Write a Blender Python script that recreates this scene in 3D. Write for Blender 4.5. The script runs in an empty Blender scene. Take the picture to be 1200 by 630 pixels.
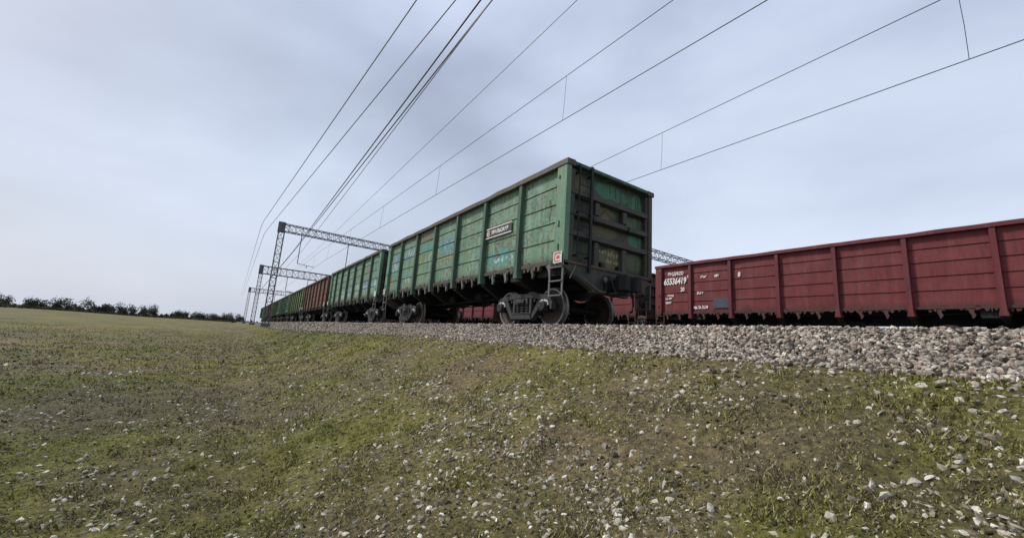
import bpy, math, random
import numpy as np
from mathutils import Matrix, Vector, noise
R = math.radians
random.seed(7); rng = np.random.default_rng(7)
scene = bpy.context.scene
col = scene.collection

# ------------------------------------------------------------------ camera
def setup_camera():
    f, yaw, pit, rol = 467.68, -0.9763, 0.1781, 0.0687
    cy, sy = math.cos(yaw), math.sin(yaw)
    fwd = Vector((sy*math.cos(pit), cy*math.cos(pit), math.sin(pit)))
    right = Vector((cy, -sy, 0)); up = right.cross(fwd)
    r2 = right*math.cos(rol) + up*math.sin(rol); u2 = r2.cross(fwd)
    cd = bpy.data.cameras.new('camera'); cam = bpy.data.objects.new('camera', cd); col.objects.link(cam)
    cd.sensor_width = 36; cd.lens = f/1200*36; cd.clip_end = 9000; cd.clip_start = .05
    m = Matrix((r2, u2, -fwd)).transposed().to_4x4(); m.translation = Vector((6.4036, -5.6535, -.403))
    cam.matrix_world = m; scene.camera = cam
setup_camera()
# ------------------------------------------------------------------ light and sky
SUN_EL, SUN_AZ = R(44), R(228)      # azimuth clockwise from +Y, the side of the camera
scene.view_settings.view_transform = 'Standard'; scene.view_settings.look = 'None'
scene.view_settings.exposure = .3; scene.view_settings.gamma = 1
w = bpy.data.worlds.new('World'); scene.world = w; w.use_nodes = True
nt = w.node_tree; nt.nodes.clear()
def N(nt, t, **k):
    n = nt.nodes.new(t)
    for a, v in k.items(): setattr(n, a, v)
    return n
def ramp(nt, src, stops):
    r = nt.nodes.new('ShaderNodeValToRGB'); e = r.color_ramp.elements
    e[0].position, e[0].color = stops[0][0], tuple(stops[0][1])+(1,)*(4-len(stops[0][1]))
    e[1].position, e[1].color = stops[-1][0], tuple(stops[-1][1])+(1,)*(4-len(stops[-1][1]))
    for p, c in stops[1:-1]:
        x = e.new(p); x.color = tuple(c)+(1,)*(4-len(c))
    nt.links.new(src, r.inputs[0]); return r.outputs[0]
def mixc(nt, fac, a, b, mode='MIX'):
    m = nt.nodes.new('ShaderNodeMix'); m.data_type = 'RGBA'; m.blend_type = mode
    for i, v in ((0, fac), (6, a), (7, b)):
        if hasattr(v, 'is_output'): nt.links.new(v, m.inputs[i])
        elif i == 0: m.inputs[0].default_value = v
        else: m.inputs[i].default_value = tuple(v)+(1,)*(4-len(v))
    return m.outputs[2]
def math_(nt, op, a, b=None):
    m = nt.nodes.new('ShaderNodeMath'); m.operation = op
    for i, v in ((0, a), (1, b)):
        if v is None: continue
        if hasattr(v, 'is_output'): nt.links.new(v, m.inputs[i])
        else: m.inputs[i].default_value = v
    return m.outputs[0]
sky = N(nt, 'ShaderNodeTexSky', sky_type='NISHITA', sun_disc=False, sun_elevation=SUN_EL, sun_rotation=SUN_AZ, air_density=1.5, dust_density=3)
tc = N(nt, 'ShaderNodeTexCoord')
mp = N(nt, 'ShaderNodeMapping'); mp.inputs['Scale'].default_value = (1, 1, 2.2); mp.inputs['Location'].default_value = (3.1, 1.7, .4); nt.links.new(tc.outputs['Generated'], mp.inputs[0])
n1 = N(nt, 'ShaderNodeTexNoise'); n1.inputs['Scale'].default_value = 1.25; n1.inputs['Detail'].default_value = 7; n1.inputs['Roughness'].default_value = .46; n1.inputs['Distortion'].default_value = .15
nt.links.new(mp.outputs[0], n1.inputs['Vector'])
cloud = ramp(nt, n1.outputs[0], [(.32, (2.5, 2.95, 4.0)), (.46, (3.8, 4.4, 5.8)), (.56, (5.0, 5.7, 7.2)), (.70, (6.5, 7.2, 8.7))])
sz = N(nt, 'ShaderNodeSeparateXYZ'); nt.links.new(tc.outputs['Generated'], sz.inputs[0])
low = ramp(nt, sz.outputs[2], [(.0, (1, 1, 1)), (.32, (.55,)*3), (.75, (0, 0, 0))])     # overcast is thinner and whiter towards the horizon
cloud = mixc(nt, math_(nt, 'MULTIPLY', low, .55), cloud, (7.4, 8.0, 9.2))
c = mixc(nt, .86, sky.outputs[0], cloud)
bg = N(nt, 'ShaderNodeBackground'); bg.inputs[1].default_value = .1; nt.links.new(c, bg.inputs[0])
nt.links.new(bg.outputs[0], N(nt, 'ShaderNodeOutputWorld').inputs[0])
sd = bpy.data.lights.new('sun', 'SUN'); sd.energy = 2.7; sd.angle = R(10); sd.color = (1, .96, .9)
so = bpy.data.objects.new('sun', sd); col.objects.link(so)
so.rotation_euler = (Vector((math.sin(SUN_AZ)*math.cos(SUN_EL), math.cos(SUN_AZ)*math.cos(SUN_EL), math.sin(SUN_EL)))).to_track_quat('Z', 'Y').to_euler()

# ------------------------------------------------------------------ helpers
def tag(o, label=None, cat=None, group=None, kind=None):
    for k, v in (('label', label), ('category', cat), ('group', group), ('kind', kind)):
        if v: o[k] = v
    return o
def empty(name, loc, rz=0, parent=None):
    o = bpy.data.objects.new(name, None); col.objects.link(o); o.location = loc; o.rotation_euler[2] = rz
    if parent: o.parent = parent
    o.empty_display_size = .2
    return o
class MB:
    def __init__(s): s.v = []; s.f = []
    def quadbox(s, p):     # eight corners, bottom ring then top ring
        b = len(s.v); s.v += [tuple(q) for q in p]
        s.f += [(b+3, b+2, b+1, b), (b+4, b+5, b+6, b+7)] + [(b+i, b+(i+1) % 4, b+4+(i+1) % 4, b+4+i) for i in range(4)]
        return s
    def box(s, x0, x1, y0, y1, z0, z1):
        return s.quadbox([(x0, y0, z0), (x1, y0, z0), (x1, y1, z0), (x0, y1, z0), (x0, y0, z1), (x1, y0, z1), (x1, y1, z1), (x0, y1, z1)])
    def prism(s, poly, axis, a0, a1):   # poly in the two other axes
        n = len(poly); b = len(s.v)
        for a in (a0, a1):
            for (u, v) in poly:
                s.v.append({'x': (a, u, v), 'y': (u, a, v), 'z': (u, v, a)}[axis])
        s.f += [tuple(range(b+n-1, b-1, -1)), tuple(range(b+n, b+2*n))] + [(b+i, b+(i+1) % n, b+n+(i+1) % n, b+n+i) for i in range(n)]
        return s
    def tube(s, pts, r, n=6, cap=True):
        pts = [Vector(p) for p in pts]; b = len(s.v); m = len(pts)
        up = None
        for i, p in enumerate(pts):
            d = (pts[min(i+1, m-1)]-pts[max(i-1, 0)]).normalized()
            a = Vector((0, 0, 1)) if abs(d.z) < .9 else Vector((1, 0, 0))
            u = d.cross(a).normalized(); v = d.cross(u)
            rr = r[i] if isinstance(r, (list, tuple)) else r
            for k in range(n):
                t = 2*math.pi*k/n; s.v.append(tuple(p+u*math.cos(t)*rr+v*math.sin(t)*rr))
        for i in range(m-1):
            for k in range(n):
                s.f.append((b+i*n+k, b+i*n+(k+1) % n, b+(i+1)*n+(k+1) % n, b+(i+1)*n+k))
        if cap: s.f += [tuple(range(b+n-1, b-1, -1)), tuple(range(b+(m-1)*n, b+m*n))]
        return s
    def lathe(s, prof, c, axis='y', n=28, cap=True):   # prof: (offset along axis, radius)
        b = len(s.v)
        for (a, r) in prof:
            for k in range(n):
                t = 2*math.pi*k/n; u, v = r*math.cos(t), r*math.sin(t)
                p = {'y': (u, a, v), 'x': (a, u, v), 'z': (u, v, a)}[axis]
                s.v.append((c[0]+p[0], c[1]+p[1], c[2]+p[2]))
        for i in range(len(prof)-1):
            for k in range(n):
                s.f.append((b+i*n+k, b+i*n+(k+1) % n, b+(i+1)*n+(k+1) % n, b+(i+1)*n+k))
        if cap: s.f += [tuple(range(b+n-1, b-1, -1)), tuple(range(b+(len(prof)-1)*n, b+len(prof)*n))]
        return s
    def mesh(s, name, m):
        me = bpy.data.meshes.new(name); me.from_pydata(s.v, [], s.f)
        me.materials.append(m); me.update()
        import bmesh
        bm = bmesh.new(); bm.from_mesh(me); bmesh.ops.recalc_face_normals(bm, faces=bm.faces); bm.to_mesh(me); bm.free()
        return me
    def build(s, name, m, parent=None, loc=(0, 0, 0), bevel=0):
        o = bpy.data.objects.new(name, s.mesh(name, m)); col.objects.link(o); o.location = loc
        if parent: o.parent = parent
        if bevel:
            bv = o.modifiers.new('bevel', 'BEVEL'); bv.width = bevel; bv.segments = 1; bv.limit_method = 'ANGLE'
        return o
def kids(o): return [c for c in o.children]
def copy_tree(o, parent=None, skip=(), depth=0):
    c = o.copy(); col.objects.link(c); c.parent = parent
    for ch in kids(o):
        if ch.name.split('.')[0] in skip: continue
        copy_tree(ch, c, skip, depth+1)
    return c
def link_mesh(name, v, f, m, smooth=False):
    me = bpy.data.meshes.new(name)
    v = np.asarray(v, np.float32); f = np.asarray(f, np.int32); k = f.shape[1]
    me.vertices.add(len(v)); me.vertices.foreach_set('co', v.ravel())
    me.loops.add(f.size); me.loops.foreach_set('vertex_index', f.ravel())
    me.polygons.add(len(f)); me.polygons.foreach_set('loop_start', np.arange(0, f.size, k, dtype=np.int32))
    me.polygons.foreach_set('loop_total', np.full(len(f), k, np.int32))
    me.polygons.foreach_set('use_smooth', np.full(len(f), smooth, bool))
    me.materials.append(m); me.update(calc_edges=True); me.validate()
    o = bpy.data.objects.new(name, me); col.objects.link(o); return o
def vcol(me, name, rgba):
    a = me.color_attributes.new(name, 'FLOAT_COLOR', 'POINT'); a.data.foreach_set('color', np.asarray(rgba, np.float32).ravel())
# smooth numpy value noise
_perm = rng.random((64, 64))
def vnoise(x, y, s=1.0, octv=3):
    x = np.asarray(x, float)*s; y = np.asarray(y, float)*s; out = 0; amp = 1; tot = 0
    for o in range(octv):
        xi = np.floor(x).astype(int); yi = np.floor(y).astype(int); fx = x-xi; fy = y-yi
        fx = fx*fx*(3-2*fx); fy = fy*fy*(3-2*fy)
        g = lambda a, b: _perm[a % 64, b % 64]
        out = out+amp*((g(xi, yi)*(1-fx)+g(xi+1, yi)*fx)*(1-fy)+(g(xi, yi+1)*(1-fx)+g(xi+1, yi+1)*fx)*fy)
        tot += amp; amp *= .5; x = x*2.03+11; y = y*2.03+5
    return out/tot

# ------------------------------------------------------------------ materials
def mat(name):
    m = bpy.data.materials.new(name); m.use_nodes = True; t = m.node_tree
    return m, t, t.nodes['Principled BSDF']
def noise_n(t, vec, scale, det=5, rough=.6, stretch=None):
    n = N(t, 'ShaderNodeTexNoise'); n.inputs['Scale'].default_value = scale; n.inputs['Detail'].default_value = det; n.inputs['Roughness'].default_value = rough
    if stretch:
        mp = N(t, 'ShaderNodeMapping'); mp.inputs['Scale'].default_value = stretch; t.links.new(vec, mp.inputs[0]); vec = mp.outputs[0]
    t.links.new(vec, n.inputs['Vector']); return n.outputs[0]
def bump(t, b, h, s=.3, d=.01):
    n = N(t, 'ShaderNodeBump'); n.inputs['Strength'].default_value = s; n.inputs['Distance'].default_value = d
    t.links.new(h, n.inputs['Height']); t.links.new(n.outputs[0], b.inputs['Normal'])
def paint(name, c1, c2, faded, rust=(.16, .065, .03), rust_lo=.6, dirt=.35, dirtc=(.05, .045, .035), attr=False, rough=.62, sc=1.1):
    m, t, b = mat(name)
    P = N(t, 'ShaderNodeNewGeometry').outputs['Position']
    a = noise_n(t, P, sc, 4); s = noise_n(t, P, 1, 5, .6, (5, 5, .55)); f = noise_n(t, P, 14, 6, .7); s2 = noise_n(t, P, 1, 4, .65, (11, 11, 1.2))
    c = mixc(t, ramp(t, a, [(.38, (0,)*3), (.62, (1,)*3)]), c1, c2)
    c = mixc(t, ramp(t, s, [(.45, (0,)*3), (.66, (.9,)*3)]), c, faded)
    if attr:
        va = N(t, 'ShaderNodeVertexColor', layer_name='Graffiti')
        fa = math_(t, 'MULTIPLY', va.outputs['Alpha'], ramp(t, f, [(.30, (.75,)*3), (.45, (1,)*3)]))
        c = mixc(t, fa, c, va.outputs['Color'])
    c = mixc(t, math_(t, 'MULTIPLY', ramp(t, s2, [(.5, (0,)*3), (.75, (1,)*3)]), dirt*1.7), c, dirtc)
    r = math_(t, 'MULTIPLY', ramp(t, s, [(.35, (.3,)*3), (.6, (1,)*3)]), ramp(t, f, [(rust_lo, (0,)*3), (rust_lo+.09, (1,)*3)]))
    c = mixc(t, r, c, rust)
    c = mixc(t, math_(t, 'MULTIPLY', f, dirt), c, dirtc)
    if name.endswith('green_paint') or name in ('dark_red_paint', 'oxide_brown_paint'):
        sp = N(t, 'ShaderNodeSeparateXYZ'); t.links.new(P, sp.inputs[0]); run = None
        for zs in (1.93, 2.36, 2.80, 3.23):
            d = math_(t, 'SUBTRACT', zs, sp.outputs[2]); k = math_(t, 'MULTIPLY', math_(t, 'GREATER_THAN', d, -.02), math_(t, 'SUBTRACT', 1, math_(t, 'MINIMUM', math_(t, 'ABSOLUTE', math_(t, 'MULTIPLY', d, 4.5)), 1)))
            run = k if run is None else math_(t, 'MAXIMUM', run, k)
        s3 = noise_n(t, P, 1, 5, .7, (16, 16, .6))
        c = mixc(t, math_(t, 'MULTIPLY', run, ramp(t, s3, [(.5, (0,)*3), (.68, (.85,)*3)])), c, (rust[0]*.8, rust[1]*.8, rust[2]*.8))
        low = math_(t, 'MAXIMUM', math_(t, 'SUBTRACT', 1, math_(t, 'MULTIPLY', math_(t, 'SUBTRACT', sp.outputs[2], 1.4), 4)), 0)
        c = mixc(t, math_(t, 'MULTIPLY', low, ramp(t, s3, [(.35, (.25,)*3), (.6, (1,)*3)])), c, dirtc)
    t.links.new(c, b.inputs['Base Color']); b.inputs['Roughness'].default_value = rough
    b.inputs['Specular IOR Level'].default_value = .35
    bump(t, b, f, .35, .006)
    return m
M = {}
G1, G2, G3 = (.125, .31, .205), (.19, .33, .185), (.25, .42, .31)
M['green'] = paint('green_paint', G1, G2, G3, attr=True, rust_lo=.515, dirt=.42, sc=2.1)
M['post'] = paint('shaded_green_post_paint', (.03, .10, .065), (.045, .12, .075), (.09, .18, .125), rust_lo=.54, dirt=.35)  # green darkened to carry the shade on the posts' side faces
M['corner'] = paint('green_corner_paint', (.125, .265, .165), (.15, .28, .165), (.20, .34, .23), rust_lo=.58, dirt=.3)
M['end'] = paint('shaded_dirty_green_end_paint', (.03, .06, .036), (.065, .07, .035), (.04, .10, .06), attr=True, sc=2.2, rust_lo=.55, dirt=.5, dirtc=(.035, .032, .026))  # dark olive base combines dirt with the shade on the end face
M['beam'] = paint('grimy_shaded_beam_paint', (.05, .058, .045), (.065, .06, .045), (.085, .09, .07), rust_lo=.56, dirt=.5)
M['sill'] = paint('dirty_sill_paint', (.05, .06, .04), (.07, .05, .035), (.06, .09, .06), rust_lo=.5, dirt=.6)
M['rail_top'] = paint('weathered_top_rail_paint', (.07, .08, .06), (.10, .075, .05), (.12, .13, .11), rust_lo=.5, dirt=.4)
M['iron'] = paint('grimy_black_iron', (.008, .008, .009), (.012, .0115, .0115), (.02, .019, .018), rust=(.04, .025, .015), rust_lo=.6, dirt=.4, dirtc=(.012, .012, .012))
M['frame'] = paint('dusty_cast_iron', (.03, .03, .031), (.042, .04, .037), (.062, .06, .056), rust=(.06, .035, .02), rust_lo=.62, dirt=.4, dirtc=(.02, .02, .02))
M['galv'] = paint('grey_painted_steel', (.13, .14, .13), (.17, .175, .165), (.2, .2, .19), rust_lo=.6, dirt=.4)
M['brown'] = paint('oxide_brown_paint', (.13, .05, .03), (.17, .065, .04), (.21, .10, .065), rust_lo=.6, dirt=.35)
M['brown_post'] = paint('oxide_brown_post_paint', (.09, .035, .025), (.12, .045, .03), (.15, .07, .05), rust_lo=.6, dirt=.35)
M['green_b'] = paint('yellowish_green_paint', (.09, .17, .05), (.13, .20, .06), (.17, .25, .09), rust_lo=.6, dirt=.35)
M['green_b_post'] = paint('yellowish_green_post_paint', (.06, .12, .04), (.08, .14, .045), (.11, .17, .06), rust_lo=.6, dirt=.35)
M['red'] = paint('dark_red_paint', (.165, .022, .025), (.195, .03, .032), (.215, .05, .052), rust=(.07, .025, .02), rust_lo=.60, dirt=.38, dirtc=(.05, .02, .02), sc=1.6)
M['red_post'] = paint('dark_red_post_paint', (.13, .02, .026), (.155, .027, .031), (.19, .045, .047), rust=(.07, .025, .02), rust_lo=.60, dirt=.38, dirtc=(.05, .02, .02), sc=1.6)
M['red_dark'] = paint('grimy_red_paint', (.07, .02, .02), (.09, .025, .022), (.11, .04, .035), rust_lo=.6, dirt=.5)
M['rust'] = paint('rusty_steel', (.13, .06, .03), (.10, .05, .03), (.17, .09, .05), rust_lo=.55, dirt=.3)
def plain(name, c, rough=.5, metal=0, var=.15):
    m, t, b = mat(name); P = N(t, 'ShaderNodeNewGeometry').outputs['Position']
    f = noise_n(t, P, 18, 4, .6)
    k = mixc(t, ramp(t, f, [(.35, (0,)*3), (.65, (1,)*3)]), tuple(x*(1-var) for x in c), tuple(min(1, x*(1+var)) for x in c))
    t.links.new(k, b.inputs['Base Color']); b.inputs['Roughness'].default_value = rough; b.inputs['Metallic'].default_value = metal
    return m
M['white'] = plain('white_lettering', (.80, .78, .75), .7, 0, .2)
M['white_dirty'] = plain('dirty_white_paint', (.62, .62, .6), .7, 0, .25)
M['banner'] = plain('dark_banner_paint', (.035, .03, .025), .6, 0, .4)
M['tread'] = plain('bright_wheel_steel', (.22, .21, .20), .42, .7, .2)
M['wheel'] = plain('rusty_wheel_disc', (.055, .036, .024), .75, 0, .5)
M['railhead'] = plain('worn_rail_steel', (.25, .2, .17), .4, .7, .3)
M['wire'] = plain('dark_cable', (.03, .03, .035), .6)
M['mast'] = plain('galvanised_lattice_steel', (.13, .13, .14), .6, .3)
M['concrete'] = plain('grey_concrete', (.3, .29, .27), .9, 0, .3)
M['redmark'] = plain('red_print', (.55, .06, .05), .7)
M['patch'] = plain('slate_blue_repaint', (.055, .065, .085), .7, 0, .3)

def attr_mat(name, rough=.9, layer='Col', trans=0):
    m, t, b = mat(name); va = N(t, 'ShaderNodeVertexColor', layer_name=layer)
    P = N(t, 'ShaderNodeNewGeometry').outputs['Position']; f = noise_n(t, P, 60, 3)
    c = mixc(t, .75, va.outputs['Color'], ramp(t, f, [(.3, (.45,)*3), (.7, (1.25,)*3)]), 'MULTIPLY')
    t.links.new(c, b.inputs['Base Color']); b.inputs['Roughness'].default_value = rough; b.inputs['Specular IOR Level'].default_value = .2
    return m
M['stone'] = attr_mat('crushed_stone'); M['blade'] = attr_mat('grass_blade', .8); M['leaf'] = attr_mat('foliage', .8)

def ground_mat():
    m, t, b = mat('ground_soil_and_moss'); P = N(t, 'ShaderNodeNewGeometry').outputs['Position']
    va = N(t, 'ShaderNodeVertexColor', layer_name='Col')
    f = noise_n(t, P, 22, 8, .75); g = noise_n(t, P, 90, 4, .7)
    c = mixc(t, .9, va.outputs['Color'], ramp(t, f, [(.36, (.3, .28, .26)), (.5, (.9, .9, .9)), (.64, (1.7, 1.62, 1.4))]), 'MULTIPLY')
    big = noise_n(t, P, .07, 5, .6, (1, 2.2, 1)); c = mixc(t, .8, c, ramp(t, big, [(.35, (.6, .68, .6)), (.5, (1, 1, 1)), (.65, (1.35, 1.2, 1.0))]), 'MULTIPLY')
    c = mixc(t, ramp(t, g, [(.62, (0,)*3), (.7, (.5,)*3)]), c, (.26, .24, .19))
    t.links.new(c, b.inputs['Base Color']); b.inputs['Roughness'].default_value = .95; b.inputs['Specular IOR Level'].default_value = .15
    bump(t, b, f, 1, .03)
    return m
M['ground'] = ground_mat()

# ------------------------------------------------------------------ ground
def toe_z(x): return -.43-.36*np.clip((-x-3)/30, 0, 1)
def ground_z(x, y, det=True):
    x = np.asarray(x, float); y = np.asarray(y, float)
    zt = toe_z(x)
    ty = -1.95+.12*(vnoise(x, x*0, .6)-.5)*2
    z = np.full(np.broadcast(x, y).shape, -.1)
    s = np.clip((-1.2-y)/(-1.2-ty), 0, 1); z = z+(zt+.1)*s
    e = np.clip((ty-y)/3.4, 0, 1); e2 = e+.06*np.sin(e*math.pi)
    z = np.where(y < ty, zt+(-1.78-zt)*e2, z)
    grass = np.clip((ty-y)/.25, 0, 1)
    if det:
        z = z+grass*((vnoise(x, y, 1.1, 3)-.5)*.16*(.35+np.clip((ty-y), 0, 1)*.65)+(vnoise(x, y, 8, 4)-.5)*.06)
    z = np.where(y > 17, z-.25*np.clip((y-17)/3, 0, 1), z)
    d = np.hypot(x, y); z = np.where((y < -8) & (d > 60), z+(vnoise(x, y, .012, 2)-.5)*2.2*np.clip((d-60)/300, 0, 1), z)
    return z
def greenness(x, y):
    g = vnoise(x+40, y, .7, 4)*.9+vnoise(x, y+9, 3.1, 3)*.35-.1
    g = g+.22*np.clip((-x-0)/6, 0, 1)*np.clip((y+4.2)/1.2, 0, 1)+.25*np.clip((x-4.6)/1.2, 0, 1)*np.clip((y+4.3)/.8, 0, 1)
    return np.clip((g-.34)*2.3, 0, 1)
def axis_pts(lo, hi, step, far_lo, far_hi, k=1.12):
    a = list(np.arange(lo, hi, step)); s = step; x = a[-1]
    while x < far_hi: s *= k; x += s; a.append(x)
    s = step; x = lo; pre = []
    while x > far_lo: s *= k; x -= s; pre.append(x)
    return np.array(pre[::-1]+a)
def build_ground():
    xs = axis_pts(-9, 8.5, .05, -4000, 3000); ys = axis_pts(-7, -1, .04, -3000, 4000)
    X, Y = np.meshgrid(xs, ys, indexing='ij'); Z = ground_z(X, Y)
    v = np.stack([X.ravel(), Y.ravel(), Z.ravel()], 1); ny = len(ys)
    i = np.arange(len(xs)-1)[:, None]*ny+np.arange(ny-1)[None, :]
    f = np.stack([i, i+ny, i+ny+1, i+1], -1).reshape(-1, 4)
    o = link_mesh('ground', v, f, M['ground'], True)
    x, y = v[:, 0], v[:, 1]; g = greenness(x, y)[:, None]
    soil = np.array([.135, .112, .066]); moss = np.array([.135, .135, .034]); bal = np.array([.12, .108, .098])
    br = (.75+.5*vnoise(x, y, 2.3, 3))[:, None]
    c = (soil*(1-g)+moss*g)*br
    ty = -1.95+.12*(vnoise(x, x*0, .6)-.5)*2
    t = np.clip((y-ty+.05)/.1, 0, 1)[:, None]*(y < 20)[:, None]
    c = c*(1-t)+bal*t
    vcol(o.data, 'Col', np.concatenate([c, np.ones((len(c), 1))], 1))
    tag(o, kind='structure', label='mossy brown embankment and gravel track bed')
build_ground()

# base stone shapes
def ico():
    p = (1+5**.5)/2
    v = np.array([(-1, p, 0), (1, p, 0), (-1, -p, 0), (1, -p, 0), (0, -1, p), (0, 1, p), (0, -1, -p), (0, 1, -p), (p, 0, -1), (p, 0, 1), (-p, 0, -1), (-p, 0, 1)])/1.902
    f = np.array([(0, 11, 5), (0, 5, 1), (0, 1, 7), (0, 7, 10), (0, 10, 11), (1, 5, 9), (5, 11, 4), (11, 10, 2), (10, 7, 6), (7, 1, 8), (3, 9, 4), (3, 4, 2), (3, 2, 6), (3, 6, 8), (3, 8, 9), (4, 9, 5), (2, 4, 11), (6, 2, 10), (8, 6, 7), (9, 8, 1)])
    return v, f
IV, IF = ico()
def rocks(name, pos, size, colr, flat=.7, label=None, cat=None):
    n = len(pos)
    v = IV[None]*(1+rng.uniform(-.42, .32, (n, 12, 1)))*np.stack([rng.uniform(.8, 1.35, n), rng.uniform(.65, 1.1, n), rng.uniform(flat-.2, flat+.2, n)], 1)[:, None, :]
    # random rotations
    q = rng.normal(size=(n, 4)); q[:, 1:3] *= .45; q /= np.linalg.norm(q, axis=1)[:, None]
    w_, x, y, z = q.T
    Rm = np.stack([1-2*(y*y+z*z), 2*(x*y-z*w_), 2*(x*z+y*w_), 2*(x*y+z*w_), 1-2*(x*x+z*z), 2*(y*z-x*w_), 2*(x*z-y*w_), 2*(y*z+x*w_), 1-2*(x*x+y*y)], 1).reshape(n, 3, 3)
    v = np.einsum('nij,nkj->nki', Rm, v)*size[:, None, None]+pos[:, None, :]
    f = (IF[None]+np.arange(n)[:, None, None]*12).reshape(-1, 3)
    o = link_mesh(name, v.reshape(-1, 3), f, M['stone'])
    vcol(o.data, 'Col', np.concatenate([np.repeat(colr, 12, 0), np.ones((n*12, 1))], 1))
    return tag(o, label, cat, kind='stuff')
def build_ballast():
    P = []; S = []
    for (x0, x1, n, r0, r1) in ((-6, 9.5, 56000, .009, .026), (-16, -6, 22000, .014, .032), (-70, -16, 20000, .03, .065)):
        x = rng.uniform(x0, x1, n); ty = -1.95+.12*(vnoise(x, x*0, .6)-.5)*2-.03
        y = ty+(-.35-ty)*rng.random(n)**1.25
        y = y-np.where(rng.random(n) < .10, rng.exponential(.13, n), 0)
        s = r0+(r1-r0)*rng.random(n)**1.4
        z = ground_z(x, y)+s*rng.uniform(-.1, .75, n)
        z = np.minimum(z, -.045+rng.normal(0, .006, n)-s*.25)
        P.append(np.stack([x, y, z], 1)); S.append(s)
    P = np.concatenate(P); S = np.concatenate(S); n = len(S)
    base = np.array([.37, .32, .26]); pink = np.array([.37, .28, .215]); dark = np.array([.11, .09, .075]); lt = np.array([.60, .545, .455])
    k = rng.random(n)[:, None]
    c = np.where(k < .45, base, np.where(k < .63, pink, np.where(k < .85, dark, lt)))*rng.uniform(.65, 1.25, (n, 1))*(.78+.4*vnoise(P[:, 0], P[:, 1], 2.2, 3))[:, None]
    rocks('ballast_gravel', P, S, c, .75, 'grey and pinkish crushed stone ballast along the track edge', 'gravel')
build_ballast()
def polar(n, r0, r1, a0=R(-155), a1=R(8)):
    r = r0*(r1/r0)**rng.random(n); a = rng.uniform(a0, a1, n)  # azimuth clockwise from +Y around the viewing area
    return 6.4+r*np.sin(a), -5.65+r*np.cos(a), r
def build_litter():
    x, y, r = polar(170000, .8, 30)
    dens = np.clip(vnoise(x, y, 1.3, 3)*2.2-.75, 0.06, 1)*(.35+.65*np.clip(1.1-greenness(x, y), 0, 1))
    spot = np.exp(-(((x-2.5)/.9)**2+((y+3.45)/.4)**2))+.7*np.exp(-(((x-4.3)/.45)**2+((y+2.6)/.22)**2))+.5*np.exp(-(((x-.9)/1.5)**2+((y+3.6)/.4)**2))
    dens = .22+dens**1.3*.9+spot*1.3
    keep = (rng.random(len(x)) < dens) & (y < -2.0); x, y, r = x[keep], y[keep], r[keep]; n = len(x)
    s = (.0038+.023*rng.random(n)**3.8)*np.clip(.75+r*.10, .75, 2.2)
    P = np.stack([x, y, ground_z(x, y)+s*rng.uniform(-.35, .15, n)], 1)
    k = rng.random(n)[:, None]; c = np.where(k < .33, np.array([.60, .56, .47]), np.where(k < .75, np.array([.38, .34, .26]), np.array([.20, .165, .12])))*rng.uniform(.6, 1.25, (n, 1))
    rocks('scattered_stones', P, s, c, .5, 'pale stones scattered over the mossy embankment', 'stones')
build_litter()
def build_clods():
    x, y, r = polar(90000, .8, 26)
    keep = (y < -1.93) & (rng.random(len(x)) < .15+.85*vnoise(x, y, 3.2, 3)); x, y, r = x[keep], y[keep], r[keep]; n = len(x)
    s = (.004+.013*rng.random(n)**2.2)*np.clip(.75+r*.12, .75, 2.6)
    P = np.stack([x, y, ground_z(x, y)-s*.15], 1); g = greenness(x, y)[:, None]; k = rng.random(n)[:, None]
    c = (np.array([.14, .115, .075])*(1-g)+np.array([.11, .118, .036])*g)*np.where(k < .38, .33, np.where(k < .75, .95, 2.0))*rng.uniform(.8, 1.2, (n, 1))
    rocks('soil_crumbs', P, s, c, .5, 'brown soil crumbs and moss cushions on the embankment', 'soil')
build_clods()
def build_grass():
    n = 700000
    x, y, r = polar(n, .7, 60)
    g = greenness(x, y); clump = vnoise(x, y, 5, 3)
    keep = (y < -1.9+.1*(vnoise(x, x*0, 2)-.5)) & (rng.random(n) < .25+.75*np.clip(g*.7+(clump-.5)*2.6+.25, 0, 1))
    x, y, r, g, clump = x[keep], y[keep], r[keep], g[keep], clump[keep]; n = len(x)
    z = ground_z(x, y)-.003
    h = (.008+.020*rng.random(n)**1.6)*(.35+1.5*np.clip((clump-.35)*2.2, 0, 1))*np.clip(.8+r*.10, .8, 3.0)*np.where(rng.random(n) < .02, 2.0, 1)
    wd = (.0016+.0022*rng.random(n))*np.clip(.7+r*.28, .8, 8)
    a = rng.uniform(0, 2*math.pi, n); la = rng.uniform(0, 2*math.pi, n); lean = h*rng.uniform(.2, 1.3, n)
    dx, dy = np.cos(a)*wd, np.sin(a)*wd
    A = np.stack([x-dx, y-dy, z], 1); B = np.stack([x+dx, y+dy, z], 1)
    C_ = np.stack([x+np.cos(la)*lean, y+np.sin(la)*lean, z+h], 1)
    v = np.stack([A, B, C_], 1).reshape(-1, 3); f = np.arange(3*n).reshape(n, 3)
    o = link_mesh('grass', v, f, M['blade'])
    k = rng.random(n)
    gr = np.array([.21, .21, .048]); dry = np.array([.38, .33, .17]); br = np.array([.13, .10, .07])
    pg = .16+.62*g
    c = np.where((k < pg)[:, None], gr, np.where((k < pg+(1-pg)*.55)[:, None], dry, br))*rng.uniform(.45, 1.4, (n, 1))
    vcol(o.data, 'Col', np.concatenate([np.repeat(c, 3, 0), np.ones((3*n, 1))], 1))
    tag(o, 'short olive grass and dry stalks on the embankment', 'grass', kind='stuff')
build_grass()

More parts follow.
